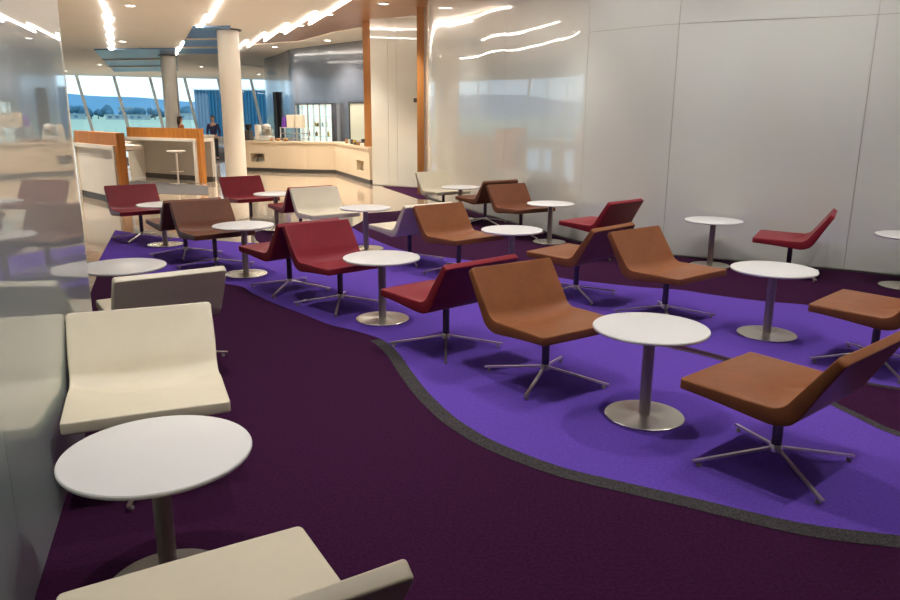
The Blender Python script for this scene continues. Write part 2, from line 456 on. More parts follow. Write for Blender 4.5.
# ------------------------------------------------------------------ right wall of white back-painted glass
W = [(-.52, 15.35), (-.42, 14.6), (-.09, 13.8), (.23, 13.02), (.52, 12.3), (.81, 11.60), (1.10, 10.87), (1.40, 10.13), (1.67, 9.52), (1.95, 9.16), (2.22, 8.85), (2.50, 8.62),
     (3.15, 8.26), (3.66, 8.02), (4.20, 7.75), (4.66, 7.42), (4.84, 7.05), (4.9, 6.5), (4.9, 5), (4.9, 2), (4.9, -3.5)]
seam_idx = [0, 5, 8, 11, 14, 18, 20]
def wall_panel(pts, z0, z1, th=.012, gap=.004):
    sl = smooth_line(pts, 6) if len(pts) > 2 else [pts[0], pts[-1]]
    bm = nb(); n = len(sl)
    # trim ends for the joint
    a = Vector(sl[0]); d = (Vector(sl[1]) - a).normalized(); sl[0] = tuple(a + d * gap)
    a = Vector(sl[-1]); d = (Vector(sl[-2]) - a).normalized(); sl[-1] = tuple(a + d * gap)
    rows = []
    for i, p in enumerate(sl):
        q0 = Vector(sl[max(0, i - 1)]); q1 = Vector(sl[min(n - 1, i + 1)]); d = (q1 - q0).normalized(); nn = Vector((-d.y, d.x)); q = Vector(p) + nn * th
        rows.append([bm.verts.new((p[0], p[1], z0)), bm.verts.new((p[0], p[1], z1)), bm.verts.new((q.x, q.y, z1)), bm.verts.new((q.x, q.y, z0))])
    for a, c in zip(rows, rows[1:]):
        for i in range(4): bm.faces.new((a[i], a[(i + 1) % 4], c[(i + 1) % 4], c[i]))
    bm.faces.new(rows[0]); bm.faces.new(rows[-1])
    return bm
WS = smooth_line(W, 6)
full = {i: WS[i * 6] for i in range(len(W))}
for a, c in zip(seam_idx, seam_idx[1:]):
    seg = WS[a * 6:c * 6 + 1]
    def mk(z0, z1):
        bm = nb(); sl = list(seg); n = len(sl)
        p = Vector(sl[0]); d = (Vector(sl[1]) - p).normalized(); sl[0] = tuple(p + d * .0025)
        p = Vector(sl[-1]); d = (Vector(sl[-2]) - p).normalized(); sl[-1] = tuple(p + d * .0025)
        rows = []
        for i, p in enumerate(sl):
            q0 = Vector(sl[max(0, i - 1)]); q1 = Vector(sl[min(n - 1, i + 1)]); d = (q1 - q0).normalized(); nn = Vector((-d.y, d.x)); q = Vector(p) + nn * .012
            rows.append([bm.verts.new((p[0], p[1], z0)), bm.verts.new((p[0], p[1], z1)), bm.verts.new((q.x, q.y, z1)), bm.verts.new((q.x, q.y, z0))])
        for r0, r1 in zip(rows, rows[1:]):
            for i in range(4): bm.faces.new((r0[i], r0[(i + 1) % 4], r1[(i + 1) % 4], r1[i]))
        bm.faces.new(rows[0]); bm.faces.new(rows[-1]); return bm
    if a >= 8:
        struct('wall_right', mk(.014, 2.567), M['wallglass'], None, True, 40)
        struct('wall_right', mk(2.573, 3.64), M['wallglass'], None, True, 40)
    else:
        struct('wall_right', mk(.014, 3.64), M['wallglass'], None, True, 40)
# dark backing behind the joints and a flat black floor strip painted as shadow gap
bm = nb(); rows = []
for i, p in enumerate(WS):
    q0 = Vector(WS[max(0, i - 1)]); q1 = Vector(WS[min(len(WS) - 1, i + 1)]); d = (q1 - q0).normalized(); nn = Vector((-d.y, d.x))
    q = Vector(p) + nn * .016; r = Vector(p) + nn * .15
    rows.append([bm.verts.new((q.x, q.y, -.05)), bm.verts.new((q.x, q.y, 3.64)), bm.verts.new((r.x, r.y, 3.64)), bm.verts.new((r.x, r.y, -.05))])
for a, c in zip(rows, rows[1:]):
    for i in range(4): bm.faces.new((a[i], a[(i + 1) % 4], c[(i + 1) % 4], c[i]))
struct('wall_right_backing', bm, mat('joint_grey', (.42, .37, .28), .7), None, True, 40)
b = band(WS, .055, .055, .004); struct('shadow_gap_right', b, M['blackgap'])

# ------------------------------------------------------------------ left wall of grey-green back-painted glass
LA = Vector((-2.08, 4.156)); LB = Vector((-1.42, 2.27)); ld = (LB - LA).normalized(); ln = Vector((ld.y, -ld.x))
if ln.x < 0: ln = -ln      # towards the room
def lw(s): return LA + ld * s
def lbox(bm, s0, s1, n0, n1, z0, z1):
    P = [lw(s0) + ln * n0, lw(s1) + ln * n0, lw(s1) + ln * n1, lw(s0) + ln * n1]
    prism(bm, [tuple(p) for p in P], z0, z1)
joints = [0, 2.2, 3.3]
for s0, s1 in zip(joints, joints[1:]):
    b = nb(); lbox(b, s0 + .0015, s1 - .0015, -.012, 0, .006, 3.64); struct('wall_left', b, M['leftglass'])
b = nb(); lbox(b, -.002, 3.35, -.10, -.0135, -.05, 3.64); struct('wall_left_core', b, mat('wall_core', (.42, .33, .22), .6))
e = lw(3.3)
b = nb(); prism(b, [(e.x, e.y), (e.x - .14, e.y), (-8, e.y), (-8, e.y - .14), (e.x, e.y - .14)], -.05, 3.64); struct('wall_front_left', b, M['leftglass'])
b = nb(); box(b, -24, 6, -4.2, -4, -.05, 3.9); struct('wall_back', b, mat('back_wall', (.42, .38, .33), .6))

# ------------------------------------------------------------------ posts, panel and column
b = nb(); prism(b, [(-.69, 15.40), (-.545, 15.36), (-.50, 15.62), (-.65, 15.66)], 0, 3.64); struct('trim_1', b, M['postwood'])
b = nb(); prism(b, [(-2.04, 17.86), (-1.87, 17.84), (-1.82, 18.12), (-2.0, 18.15)], 0, 3.64); struct('trim_2', b, M['postwood'])
pa, pb = Vector((-1.82, 17.35)), Vector((-.60, 16.75))
pts = [pa, pa.lerp(pb, .33), pa.lerp(pb, .5), pb]
for p, q in zip(pts, pts[1:]):
    dd = (q - p).normalized(); nn = Vector((-dd.y, dd.x)); p2 = p + dd * .002; q2 = q - dd * .002
    b = nb(); prism(b, [tuple(p2), tuple(q2), tuple(q2 + nn * .02), tuple(p2 + nn * .02)], .01, 3.64); struct('wall_end', b, M['wallglass'])
nn = Vector((.44, .9)).normalized()
b = nb(); prism(b, [tuple(pa + nn * .025), tuple(pb + nn * .025), (.6, 17.2), (.6, 18.2), (-.6, 18.2)], -.02, 3.64); struct('wall_end_core', b, M['innergrey'])
b = nb(); box(b, -.045, .045, -.006, .0, -.045, .045); box(b, .055, .13, -.006, 0, -.04, .04)
o = obj('wall_sign', b, M['frame']); sd = (pb - pa).normalized(); o.location = (*(pa + sd * 1.15 - Vector((-sd.y, sd.x)) * .002), 1.9); o.rotation_euler = (0, 0, math.atan2(sd.y, sd.x))
tag(o, 'small black double sign on the white panel left of the brown post', 'sign')

def column(x, y, r, h, nm='column'):
    b = nb(); lathe(b, [(0, 0), (r, 0), (r, h - .06), (r * .98, h), (0, h)], 48, (x, y, 0))
    o = struct(nm, b, M['column'], None, True, 40)
    b = nb(); lathe(b, [(0, 0), (r + .07, 0), (r + .07, .03), (0, .03)], 48, (x, y, h)); obj('collar', b, M['kick'], o, True, 40)
    return o
column(-5.52, 19.25, .262, 3.57)
column(-9.95, 27.2, .262, 3.54)

# ------------------------------------------------------------------ ceiling
ZC = 3.64
bm = nb(); prism(bm, [(-1.86, 14.2), (-1.2, 13.0), (-.2, 11), (6, 11), (6, 14.2)], ZC, ZC + .12)
prism(bm, [(6, -4.2), (6, 11), (-.2, 11), (-1.2, 13), (-4.4, 13), (-4.4, -4.2)], ZC, ZC + .12)
struct('ceiling', bm, M['ceil'])
bm = nb(); prism(bm, [(-23.8, -4.2), (8, -4.2), (8, 47), (-9, 46.8), (-14.2, 45.8), (-21.5, 42.3), (-23.8, 36.8), (-23.8, -4.2)], 4.02, 4.14); struct('ceiling', bm, M['ceil'])
# copper soffit between the white leaves and the glass wall
bm = nb(); prism(bm, [(-1.9, 14.2), (6, 14.2), (6, 16.6), (-.72, 16.6), (-1.79, 17.56), (-2.08, 18.75), (-2.97, 19.91), (-4.35, 22.37), (-6.55, 24.0), (-6.3, 23.0)], ZC, ZC + .1)
struct('ceiling', bm, M['copper'])
bm = nb(); prism(bm, [(6, 16.6), (-.72, 16.6), (-1.79, 17.56), (-2.08, 18.75), (-2.97, 19.91), (-4.35, 22.37), (-6.55, 24.0), (-9, 32), (-6, 40), (6, 40)], ZC - .02, ZC + .08)
struct('ceiling', bm, M['ceil'])
# white ceiling leaf whose saw-toothed edge carries the light strip beside the copper soffit
ZW = 3.60
NX, NY, LX, LY = -1.0, 2.0, -1.5, 4.0       # tooth pitch and tooth length
def teeth(x, y, n):
    P = []
    for i in range(n):
        P += [(x, y), (x + LX, y + LY)]; x += NX; y += NY
    return P
Z3 = teeth(-1.76, 13.85, 5)
bm = nb(); prism(bm, [(-4.4, -4.2), (-4.4, 13.0), (-1.5, 13.0)] + Z3 + [(-6.9, 24.2), (-9, 32), (-4.2, 47.2), (-9, 46.8), (-14.2, 45.8), (-21.5, 42.3), (-23.8, 36.8), (-23.8, -4.2)], ZW, ZW + .05)
struct('ceiling', bm, M['ceil'])
def strip(P, w=.09, wb=.035):
    bm = nb()
    for i, (a, c) in enumerate(zip(P, P[1:])):
        bar(bm, (a[0] + .02, a[1], ZW - .018), (c[0] + .02, c[1], ZW - .018), w if i % 2 == 0 else wb, .03)
    return bm
labs = ['long zigzag light strip in the ceiling along the copper soffit', 'zigzag light strip in the ceiling ending above the far column',
        'leftmost visible zigzag light strip in the ceiling, above the window wall',
        'zigzag light strip beyond the left glass wall, seen only in reflections', 'outermost zigzag light strip over the window side of the hall']
LX, LY, NX = -1.2, 3.1, -.87
for k, P in enumerate((Z3, teeth(-4.25, 14.4, 10), teeth(-6.5, 14.6, 10))):
    tag(obj('ceiling_light_strip', strip(P, .055 if k == 0 else .045, .022), M['emit']), labs[k], 'ceiling light', 'zigzag ceiling light strips')
# ceiling panels with a painted blue reflection, pale bars for reflected mullions
for nm, P, rr in (('x', [(-11.6, 25.2), (-8.75, 24.6), (-13.1, 37.0), (-16.6, 38.0)], 3), ('y', [(-6.15, 18.6), (-5.2, 18.4), (-7.9, 26.4), (-9.3, 26.4)], 3)):
    bm = nb(); prism(bm, P, 3.565, 3.60)
    o = obj('ceiling_panel', bm, M['bluepanel'])
    tag(o, 'ceiling panel with a painted blue-grey reflection over the window side, left of the far column' if nm == 'x' else 'ceiling panel with a painted blue-grey reflection just left of the near white column', 'ceiling panel', 'blue-grey ceiling panels')
    for i in range(rr - 1):
        t = (i + 1) / rr
        a = Vector(P[0]).lerp(Vector(P[3]), t); c = Vector(P[1]).lerp(Vector(P[2]), t)
        bb = nb(); bar(bb, (a.x, a.y, 3.545), (c.x, c.y, 3.545), .10, .04); obj('reflection_line', bb, M['reflection_line'], o)

# lights: recessed downlights ------------------------------------------------
def spot(x, y, power, size=100, z=ZC, lab=None, r=.05, col=(1, .955, .90), blend=1.0):
    l = bpy.data.lights.new('downlight_lamp', 'SPOT'); l.energy = power; l.spot_size = math.radians(size); l.spot_blend = blend
    l.shadow_soft_size = .03; l.color = col
    o = bpy.data.objects.new('downlight_lamp', l); o.location = (x, y, z - .03); COL.objects.link(o)
    l2 = bpy.data.lights.new('downlight_lamp', 'SPOT'); l2.energy = power * .05; l2.spot_size = math.radians(150); l2.spot_blend = 1  # second weak wide spot added per fixture to brighten the walls
    l2.shadow_soft_size = .03; l2.color = col
    o2 = bpy.data.objects.new('downlight_lamp', l2); o2.location = (x, y, z - .03); COL.objects.link(o2)
    f = nb(); lathe(f, [(r, 0), (r + .025, 0), (r + .025, -.008), (r, -.008), (r, 0)], 24, (x, y, z))
    fo = obj('downlight', f, M['trimring'], None, True, 40)
    tag(fo, lab, 'ceiling light', 'recessed ceiling downlights')
    d = nb(); lathe(d, [(0, -.002), (r, -.002), (r, -.006), (0, -.006)], 24, (x, y, z)); obj('lamp_disc', d, M['lamp'], fo)
LAMPS = [(1.8, 4.65), (.3, 3.4), (1.6, 7.1), (.1, 5.85), (-.1, 8.3), (.75, 9.2), (-1.4, 4.6), (-1.6, 7.05), (3.3, 5.9), (3.5, 3.45), (-3.3, 8.25), (-1.8, 9.5), (-.3, 10.75), (-1.2, 2.15), (.5, .95), (2.0, 2.2), (-3.4, 10.9), (-.45, 12.6)]  # last one added to brighten the farthest cream chair
for i, (x, y) in enumerate(LAMPS):
    p = 165
    if y < 2.5: p = 120
    if y < 1.5: p = 60
    spot(x, y, p, 86, lab='round recessed downlight in the lounge ceiling above the chairs; the farthest one is added')
def wall_fill(x, y, tx, ty, tz, power, lab):  # extra spot with fixture, added to brighten the glass walls
    l = bpy.data.lights.new('wall_fill_lamp', 'SPOT'); l.energy = power; l.spot_size = math.radians(100); l.spot_blend = 1; l.shadow_soft_size = .03; l.color = (1, .965, .92)
    o = bpy.data.objects.new('wall_fill_lamp', l); o.location = (x, y, ZC - .05); COL.objects.link(o)
    d = Vector((tx - x, ty - y, tz - ZC + .05)); o.rotation_euler = d.to_track_quat('-Z', 'Y').to_euler()
    f = nb(); lathe(f, [(.05, 0), (.075, 0), (.075, -.008), (.05, -.008), (.05, 0)], 24, (x, y, ZC)); fo = obj('wall_fill_light', f, M['trimring'], None, True, 40)
    tag(fo, lab, 'ceiling light', 'added wall fill lights')
    d = nb(); lathe(d, [(0, -.002), (.05, -.002), (.05, -.006), (0, -.006)], 24, (x, y, ZC)); obj('lamp_disc', d, M['lamp'], fo)
for a_ in [(2.75, 6.4, 3.3, 8.15, 1.6, 95), (3.85, 5.5, 4.3, 7.7, 1.6, 110), (1.0, 7.8, 2.1, 9.0, 1.7, 95), (-.5, 9.4, 1.2, 10.6, 1.7, 70), (3.1, 3.2, 4.9, 4.0, 1.5, 90), (.1, 2.6, -1.8, 3.4, 1.3, 95)]:
    wall_fill(*a_, 'added fill light in the lounge ceiling that brightens a glass wall')
HALL = [(-4.2, 17.0, 430, 92), (-3.6, 18.6, 430, 92), (-4.3, 20.0, 430, 92), (-6.2, 15.2, 430, 92), (-7.4, 17.0, 430, 92), (-5.0, 13.8, 430, 92), (-6.6, 12.8, 430, 92), (-3.0, 14.6, 430, 92),
        (-2.6, 16.6, 430, 92), (-8.5, 14.2, 430, 92), (-1.3, 15.0, 430, 92), (-10.5, 18, 430, 92), (-9.5, 22.5, 420, 120), (-7.5, 24, 420, 120), (-12, 28, 420, 120), (-15, 33, 420, 120), (-11, 34, 420, 120),
        (-10, 40, 900, 120), (-15, 40, 900, 120), (-19, 38, 900, 120), (-19, 30, 420, 120), (-5.5, 24.2, 420, 120), (-3.5, 22.0, 420, 120)]  # strongest ones, by the windows, added to brighten mullions and far ceiling
for x, y, e_, sz in HALL:
    copper = y < 21 and x > -1.76 - .5 * (y - 13.85) - 1.6
    zf = ZW if not copper else ZC
    if (x, y) in ((-5.5, 24.2), (-3.5, 22.0)): zf = ZC - .02
    l = bpy.data.lights.new('hall_lamp', 'SPOT'); l.energy = e_; l.spot_size = math.radians(sz); l.spot_blend = .8; l.shadow_soft_size = .08; l.color = (1, .89, .75)
    o = bpy.data.objects.new('hall_lamp', l); o.location = (x, y, zf - .05); COL.objects.link(o)
    f = nb(); lathe(f, [(.085, 0), (.12, 0), (.12, -.012), (.085, -.012), (.085, 0)], 20, (x, y, zf)); fo = obj('hall_downlight', f, M['trimring'], None, True, 40)
    tag(fo, 'round recessed downlight in the ceiling of the bright hall beyond the lounge; those by the windows are added', 'ceiling light', 'hall ceiling downlights')
    d = nb(); lathe(d, [(0, -.003), (.085, -.003), (.085, -.009), (0, -.009)], 20, (x, y, zf)); obj('lamp_disc', d, M['lamp'], fo)

# ------------------------------------------------------------------ window wall
F = [(-4, 47.5), (-9, 47.0), (-14.2, 46.0), (-21.5, 42.5), (-24, 37), (-24, 26), (-24, 22)]
zt = 3.62
b = nb()
for (x0, y0), (x1, y1) in zip(F, F[1:]):
    d = Vector((x1 - x0, y1 - y0)).normalized(); n = Vector((d.y, -d.x)) * .02
    prism(b, [(x0, y0), (x1, y1), (x1 + n.x, y1 + n.y), (x0 + n.x, y0 + n.y)], .0, zt)
win = struct('window_1', b, M['glass'])
b = nb()
for (x0, y0), (x1, y1) in zip(F, F[1:]):
    prism(b, [(x0 + (.2 if x0 < -20 else 0), y0 - .45), (x1 + .01 + (.2 if x1 < -20 else 0), y1 - .45), (x1 + .01, y1 + .15), (x0, y0 + .15)], zt, 4.1)
    prism(b, [(x0, y0 - .05), (x1 + .01, y1 - .05), (x1 + .01, y1 + .15), (x0, y0 + .15)], -.1, .25)
struct('trim_3', b, M['ceil'])
tot = 0
L = []
for (x0, y0), (x1, y1) in zip(F, F[1:]):
    a = Vector((x0, y0)); c = Vector((x1, y1)); L.append((a, c, (c - a).length))
s = 1.85
def fp(s):
    for a, c, l in L:
        if s <= l: return a.lerp(c, s / l)
        s -= l
    return L[-1][1]
T = sum(l for _, _, l in L)
while s < T - 1.6:
    p = fp(s); q = fp(s + .6)     # leans along the glazing towards the left at the top
    bb = nb(); bar(bb, (p.x, p.y - .06, .2), (q.x, q.y - .06, zt), .08, .16)
    o = obj('mullion', bb, M['mull'], win)
    s += 1.9
b = nb(); prism(b, [(-24.1, 22), (-11, 10.5), (-11, -4.2), (-11.2, -4.2), (-11.2, 10.6), (-24.2, 22.3)], 0, 4.1); struct('wall_left_far', b, M['ceil'])
b = nb(); prism(b, [(-4, 47.4), (-4, 30), (-3.9, 30), (-3.9, 47.4)], 0, 4.1); struct('wall_far', b, M['darkwall'])

# ------------------------------------------------------------------ slate wall, door, lit cabinet, monitor window
D = [(-7.3, 30.2), (-7.05, 29.2), (-6.29, 27.66), (-5.71, 26.31), (-5.22, 25.1), (-4.6, 24.3), (-3.99, 23.6), (-3.2, 22.75), (-2.2, 21.7), (-1.2, 20.8), (.6, 19.6)]
DS = smooth_line(D, 6)
bm = nb(); rows = []
for i, p in enumerate(DS):
    q0 = Vector(DS[max(0, i - 1)]); q1 = Vector(DS[min(len(DS) - 1, i + 1)]); d = (q1 - q0).normalized(); nn = Vector((-d.y, d.x)); q = Vector(p) + nn * .2
    rows.append([bm.verts.new((p[0], p[1], -.05)), bm.verts.new((p[0], p[1], ZC - .01)), bm.verts.new((q.x, q.y, ZC - .01)), bm.verts.new((q.x, q.y, -.05))])
for a, c in zip(rows, rows[1:]):
    for i in range(4): bm.faces.new((a[i], a[(i + 1) % 4], c[(i + 1) % 4], c[i]))
bm.faces.new(rows[0]); bm.faces.new(rows[-1])
struct('wall_slate', bm, M['darkwall'], None, True, 40)

def framed(a, c, out):
    """object frame with x along a->c, y away from the viewer"""
    a = Vector(a); c = Vector(c); d = (c - a)
    return a, math.atan2(d.y, d.x), d.length
# lit cabinet
a, rz, Lc = framed((-4.98, 24.51), (-3.57, 22.84), 0)
cab = thing('display_cabinet', 'tall glowing glass-fronted display cabinet set in the slate blue wall behind the counter', 'cabinet', (a.x, a.y, .0), rz)
Hc0, Hc1 = .66, 1.88
b = nb(); box(b, -.03, Lc + .03, -.02, .02, Hc1, Hc1 + .04); box(b, -.03, Lc + .03, -.02, .02, .0, Hc0 - .3); box(b, -.03, 0, -.02, .0, 0, Hc1 + .04); box(b, Lc, Lc + .03, -.02, .0, 0, Hc1 + .04)
obj('frame', b, M['frame'], cab); b = nb(); box(b, -.02, 0, .0, .14, 0, Hc1 + .03); box(b, Lc, Lc + .02, .0, .14, 0, Hc1 + .03); box(b, -.02, Lc + .02, 0, .14, Hc1 + .02, Hc1 + .04); obj('casing', b, M['darkwall'], cab)
b = nb(); box(b, 0, Lc, .12, .14, .3, Hc1); obj('lit_back', b, M['fridge'], cab)
nd = 6
for i in range(nd):
    x0 = Lc * i / nd; x1 = Lc * (i + 1) / nd
    b = nb(); box(b, x0 + .022, x1 - .022, -.012, -.004, .35, Hc1 - .02); g = obj('glass_door', b, M['glass'], cab)
    b = nb(); box(b, x0 + .002, x0 + .022, -.03, .02, .3, Hc1); box(b, x1 - .022, x1 - .002, -.03, .02, .3, Hc1); obj('door_frame', b, M['mull'] if i % 2 else M['innergrey'], g)
for i, z in enumerate((.62, .92, 1.22, 1.52)):
    b = nb(); box(b, .01, Lc - .01, .02, .115, z, z + .012); obj('shelf', b, M['jar'], cab)
cr, sr = math.cos(rz), math.sin(rz)
def cabpt(x, y, z): return (a.x + cr * x - sr * y, a.y + sr * x + cr * y, z)
for j, (x, z, hgt, mk) in enumerate([(.98, 1.234, .10, 'yellow'), (1.06, 1.234, .12, 'yellow'), (1.14, 1.234, .09, 'yellow'), (1.22, 1.234, .11, 'snack'), (1.0, .934, .16, 'jar'), (1.12, .934, .15, 'snack'),
                                     (1.72, .934, .18, 'snack'), (1.82, .934, .16, 'yellow'), (.55, .934, .15, 'jar'), (.65, .934, .16, 'snack'), (1.5, 1.234, .14, 'jar'), (1.72, 1.234, .2, 'yellow')]):
    b = nb(); lathe(b, [(0, 0), (.035, 0), (.038, hgt * .6), (.02, hgt * .8), (.018, hgt), (0, hgt)], 16)
    o = obj('bottle', b, M[mk], None, True, 40); o.location = cabpt(x, .068, z)
    tag(o, 'small bottle on a shelf inside the glowing display cabinet', 'bottle', 'bottles in the display cabinet')
# second opening with a screen
a2, rz2, L2 = framed((-2.98, 22.36), (-2.2, 21.52), 0)
w2 = thing('wall_hatch', 'pale lit hatch with a dark frame at the right end of the slate wall', 'hatch', (a2.x, a2.y, 0), rz2)
b = nb(); 
box(b, 0, L2, -.04, .0, 1.9, 1.95); box(b, 0, .05, -.04, 0, .85, 1.9); box(b, L2 - .05, L2, -.04, 0, .85, 1.9); obj('frame', b, M['frame'], w2)
b = nb(); box(b, .05, L2 - .05, -.02, -.005, .85, 1.9); obj('lit_pane', b, mat('pale_lit_pane', (.6, .62, .5), .4, emit=(.8, .85, .68), es=.15), w2)
# dark doorway slot
a3, rz3, L3 = framed((-6.47, 27.95), (-5.93, 26.75), 0)
b = nb(); box(b, .1, L3 * .55, -.06, .02, 0, 2.36); o = struct('door_1', b, M['doorslot']); o.location = (a3.x, a3.y, 0); o.rotation_euler = (0, 0, rz3)

# ------------------------------------------------------------------ service counter
C0 = [(-6.25, 21.67), (-5.76, 21.46), (-4.01, 20.86), (-3.2, 20.75), (-2.45, 18.85), (-1.9, 17.5)]
cnt = thing('service_counter', 'long pale cream angled service counter in front of the slate blue wall', 'counter', (0, 0, 0))
def offs(line, w):
    out = []
    n = len(line)
    for i, p in enumerate(line):
        q0 = Vector(line[max(0, i - 1)]); q1 = Vector(line[min(n - 1, i + 1)]); d = (q1 - q0).normalized(); out.append(tuple(Vector(p) + Vector((-d.y, d.x)) * w))
    return out
# body with niches cut by building it from boxes per segment
def seg_matrix(p, q):
    d = Vector(q) - Vector(p)
    return Matrix.Translation((p[0], p[1], 0)) @ Matrix.Rotation(math.atan2(d.y, d.x), 4, 'Z'), d.length
body = nb(); nich = nb()
for i, (p, q) in enumerate(zip(C0, C0[1:])):
    m, Ls = seg_matrix(p, q)
    holes = {1: (.05, .5), 4: (.30, .95)}.get(i)
    if i == 3: holes = None
    z0, z1, t = .1, .80, .5
    if holes:
        h0, h1 = holes
        box(body, 0, h0, 0, t, z0, z1, m); box(body, h1, Ls, 0, t, z0, z1, m); box(body, h0, h1, 0, t, z0, .26, m); box(body, h0, h1, 0, t, .5, z1, m)
        nb_ = nb(); box(nb_, h0, h1, .35, .4, .26, .5, m); obj('niche_back', nb_, M['innergrey'], cnt)
    else: box(body, 0, Ls, 0, t, z0, z1, m)
obj('body', body, M['counter'], cnt); nich.free()
b = nb(); prism(b, [tuple(p) for p in C0] + list(reversed(offs(C0, .45))), 0, .1)
for v in b.verts: pass
obj('plinth', b, M['kick'], cnt)
top = offs(C0, -.03); b = nb(); prism(b, top + list(reversed(offs(C0, .62))), .80, .85); obj('worktop', b, M['counter'], cnt)
m, _ = seg_matrix(C0[1], C0[2])
for i in range(3):
    b = nb(); p = m @ Vector((.12 + i * .13, .15, .262)); lathe(b, [(0, 0), (.035, 0), (.045, .1), (.04, .1), (0, .02)], 16)
    o = obj('cup', b, M['jar'], None, True, 40); o.location = p; tag(o, 'small pale cup in the left niche of the service counter', 'cup', 'cups in the counter niche')
m, _ = seg_matrix(C0[4], C0[5])
for i in range(4):
    b = nb(); p = m @ Vector((.38 + i * .15, .15, .262)); lathe(b, [(0, 0), (.035, 0), (.045, .12), (.04, .12), (0, .02)], 16)
    o = obj('cup', b, M['yellow'] if i % 2 else M['jar'], None, True, 40); o.location = p; tag(o, 'small container in the right niche of the service counter', 'cup', 'cups in the right counter niche')

# things on the counter --------------------------------------------------------
def on_counter(seg, s, off=.25):
    m, Ls = seg_matrix(C0[seg], C0[seg + 1]); return m @ Vector((s, off, .851)), m.to_euler().z
def simple(name, lab, cat, bm, m, loc, rz=0, group=None, smooth=False):
    o = obj(name, bm, m, None, smooth, 40); o.location = loc; o.rotation_euler = (0, 0, rz); return tag(o, lab, cat, group)
p, r = on_counter(1, .18); b = nb(); box(b, -.07, .07, -.07, .07, 0, .44, bev=.01); simple('napkin_tower', 'tall white upright box on the left end of the service counter', 'box', b, M['white'], p, r)
p, r = on_counter(0, .33, .3)
g = thing('coffee_grinder', 'dark coffee grinder at the left end of the service counter', 'coffee grinder', p, r)
b = nb(); box(b, -.1, .1, -.1, .1, 0, .28, bev=.02); obj('body', b, M['kick'], g); b = nb(); lathe(b, [(0, .28), (.06, .28), (.11, .42), (.1, .45), (0, .45)], 20); obj('hopper', b, M['screen'], g, True, 40)
p, r = on_counter(1, .46)
g = thing('coffee_machine', 'silver rounded coffee machine beside the tall white box on the counter', 'coffee machine', p, r)
b = nb(); box(b, -.17, .17, -.15, .15, 0, .14, bev=.03); obj('base', b, M['jar'], g)
b = nb(); box(b, -.14, .14, -.02, .15, .14, .32, bev=.03); obj('body', b, M['steel'], g)
b = nb(); lathe(b, [(0, .32), (.11, .32), (.13, .40), (.08, .46), (0, .47)], 24); obj('dome', b, M['jar'], g, True, 40)
for i in range(5):
    p, r = on_counter(1, .70 + i * .12, .10 + .10 * (i % 2)); b = nb(); bmesh.ops.create_icosphere(b, subdivisions=2, radius=.055)
    for v in b.verts: v.co.z = v.co.z * .75 + .042
    simple('pastry', 'brown pastry in a row on the left part of the counter', 'pastry', b, M['snack'], p, r, 'pastries on the counter', True)
p, r = on_counter(1, 1.35, .42)
rk = thing('tray_rack', 'grey metal tray rack on the counter left of the glowing display cabinet', 'rack', p + Vector((-.1, .1, 0)), r)
for s in (-.38, .38):
    for t in (-.12, .12): b = nb(); box(b, s - .012, s + .012, t - .012, t + .012, 0, .36); obj('post', b, M['mull'], rk)
for z in (.05, .2, .36): b = nb(); box(b, -.40, .40, -.14, .14, z, z + .018); obj('shelf', b, M['white'] if z > .3 else M['steel'], rk)
rl = rk.location
for i, dx in enumerate((-.08, .2)):
    b = nb(); box(b, -.12, .12, -.08, .08, 0, .34, bev=.008); q = rl + Vector((math.cos(r) * dx, math.sin(r) * dx, .38))
    simple('carton', ('left' if i == 0 else 'right') + ' one of two tall cream cartons standing on the tray rack', 'carton', b, M['paper'], q, r, 'cream cartons on the rack')
b = nb(); lathe(b, [(0, 0), (.09, 0), (.07, .2), (.03, .3), (0, .3)], 20); simple('purple_bag', 'purple pointed bag at the left end of the tray rack', 'bag', b, M['purplep'], rl + Vector((-.31 * math.cos(r), -.31 * math.sin(r), .379)), r, None, True)
p, r = on_counter(4, .42, .38)
mo = thing('till_monitor', 'black till monitor on the right end of the service counter', 'monitor', p, r + .3)
b = nb(); box(b, -.2, .2, -.015, .015, .12, .42, bev=.008); obj('screen', b, M['screen'], mo); b = nb(); box(b, -.02, .02, -.02, .02, .01, .14); obj('stand', b, M['frame'], mo); b = nb(); box(b, -.12, .12, -.09, .09, 0, .015); obj('base', b, M['frame'], mo)
for i in range(6):
    p, r = on_counter(4, -.05 + .17 * i, .08 + .06 * (i % 2)); b = nb(); h = (.06, .12, .08, .16, .07, .1)[i]; box(b, -.055, .055, -.05, .05, 0, h, bev=.008)
    simple('counter_item', 'small box or tin in the clutter on the right end of the counter', 'box', b, M[('kick', 'jar', 'snack', 'frame', 'white', 'kick')[i]], p, r + i, 'small items on the right end of the counter')
for i in range(4):
    p, r = on_counter(3, .9 + .28 * i, .12); b = nb(); lathe(b, [(0, 0), (.04, 0), (.04, .09), (.025, .12), (0, .12)], 16)
    simple('jar', 'small jar standing at the bend of the service counter', 'jar', b, M[('snack', 'jar', 'kick', 'yellow')[i]], p, r, 'jars at the counter bend', True)

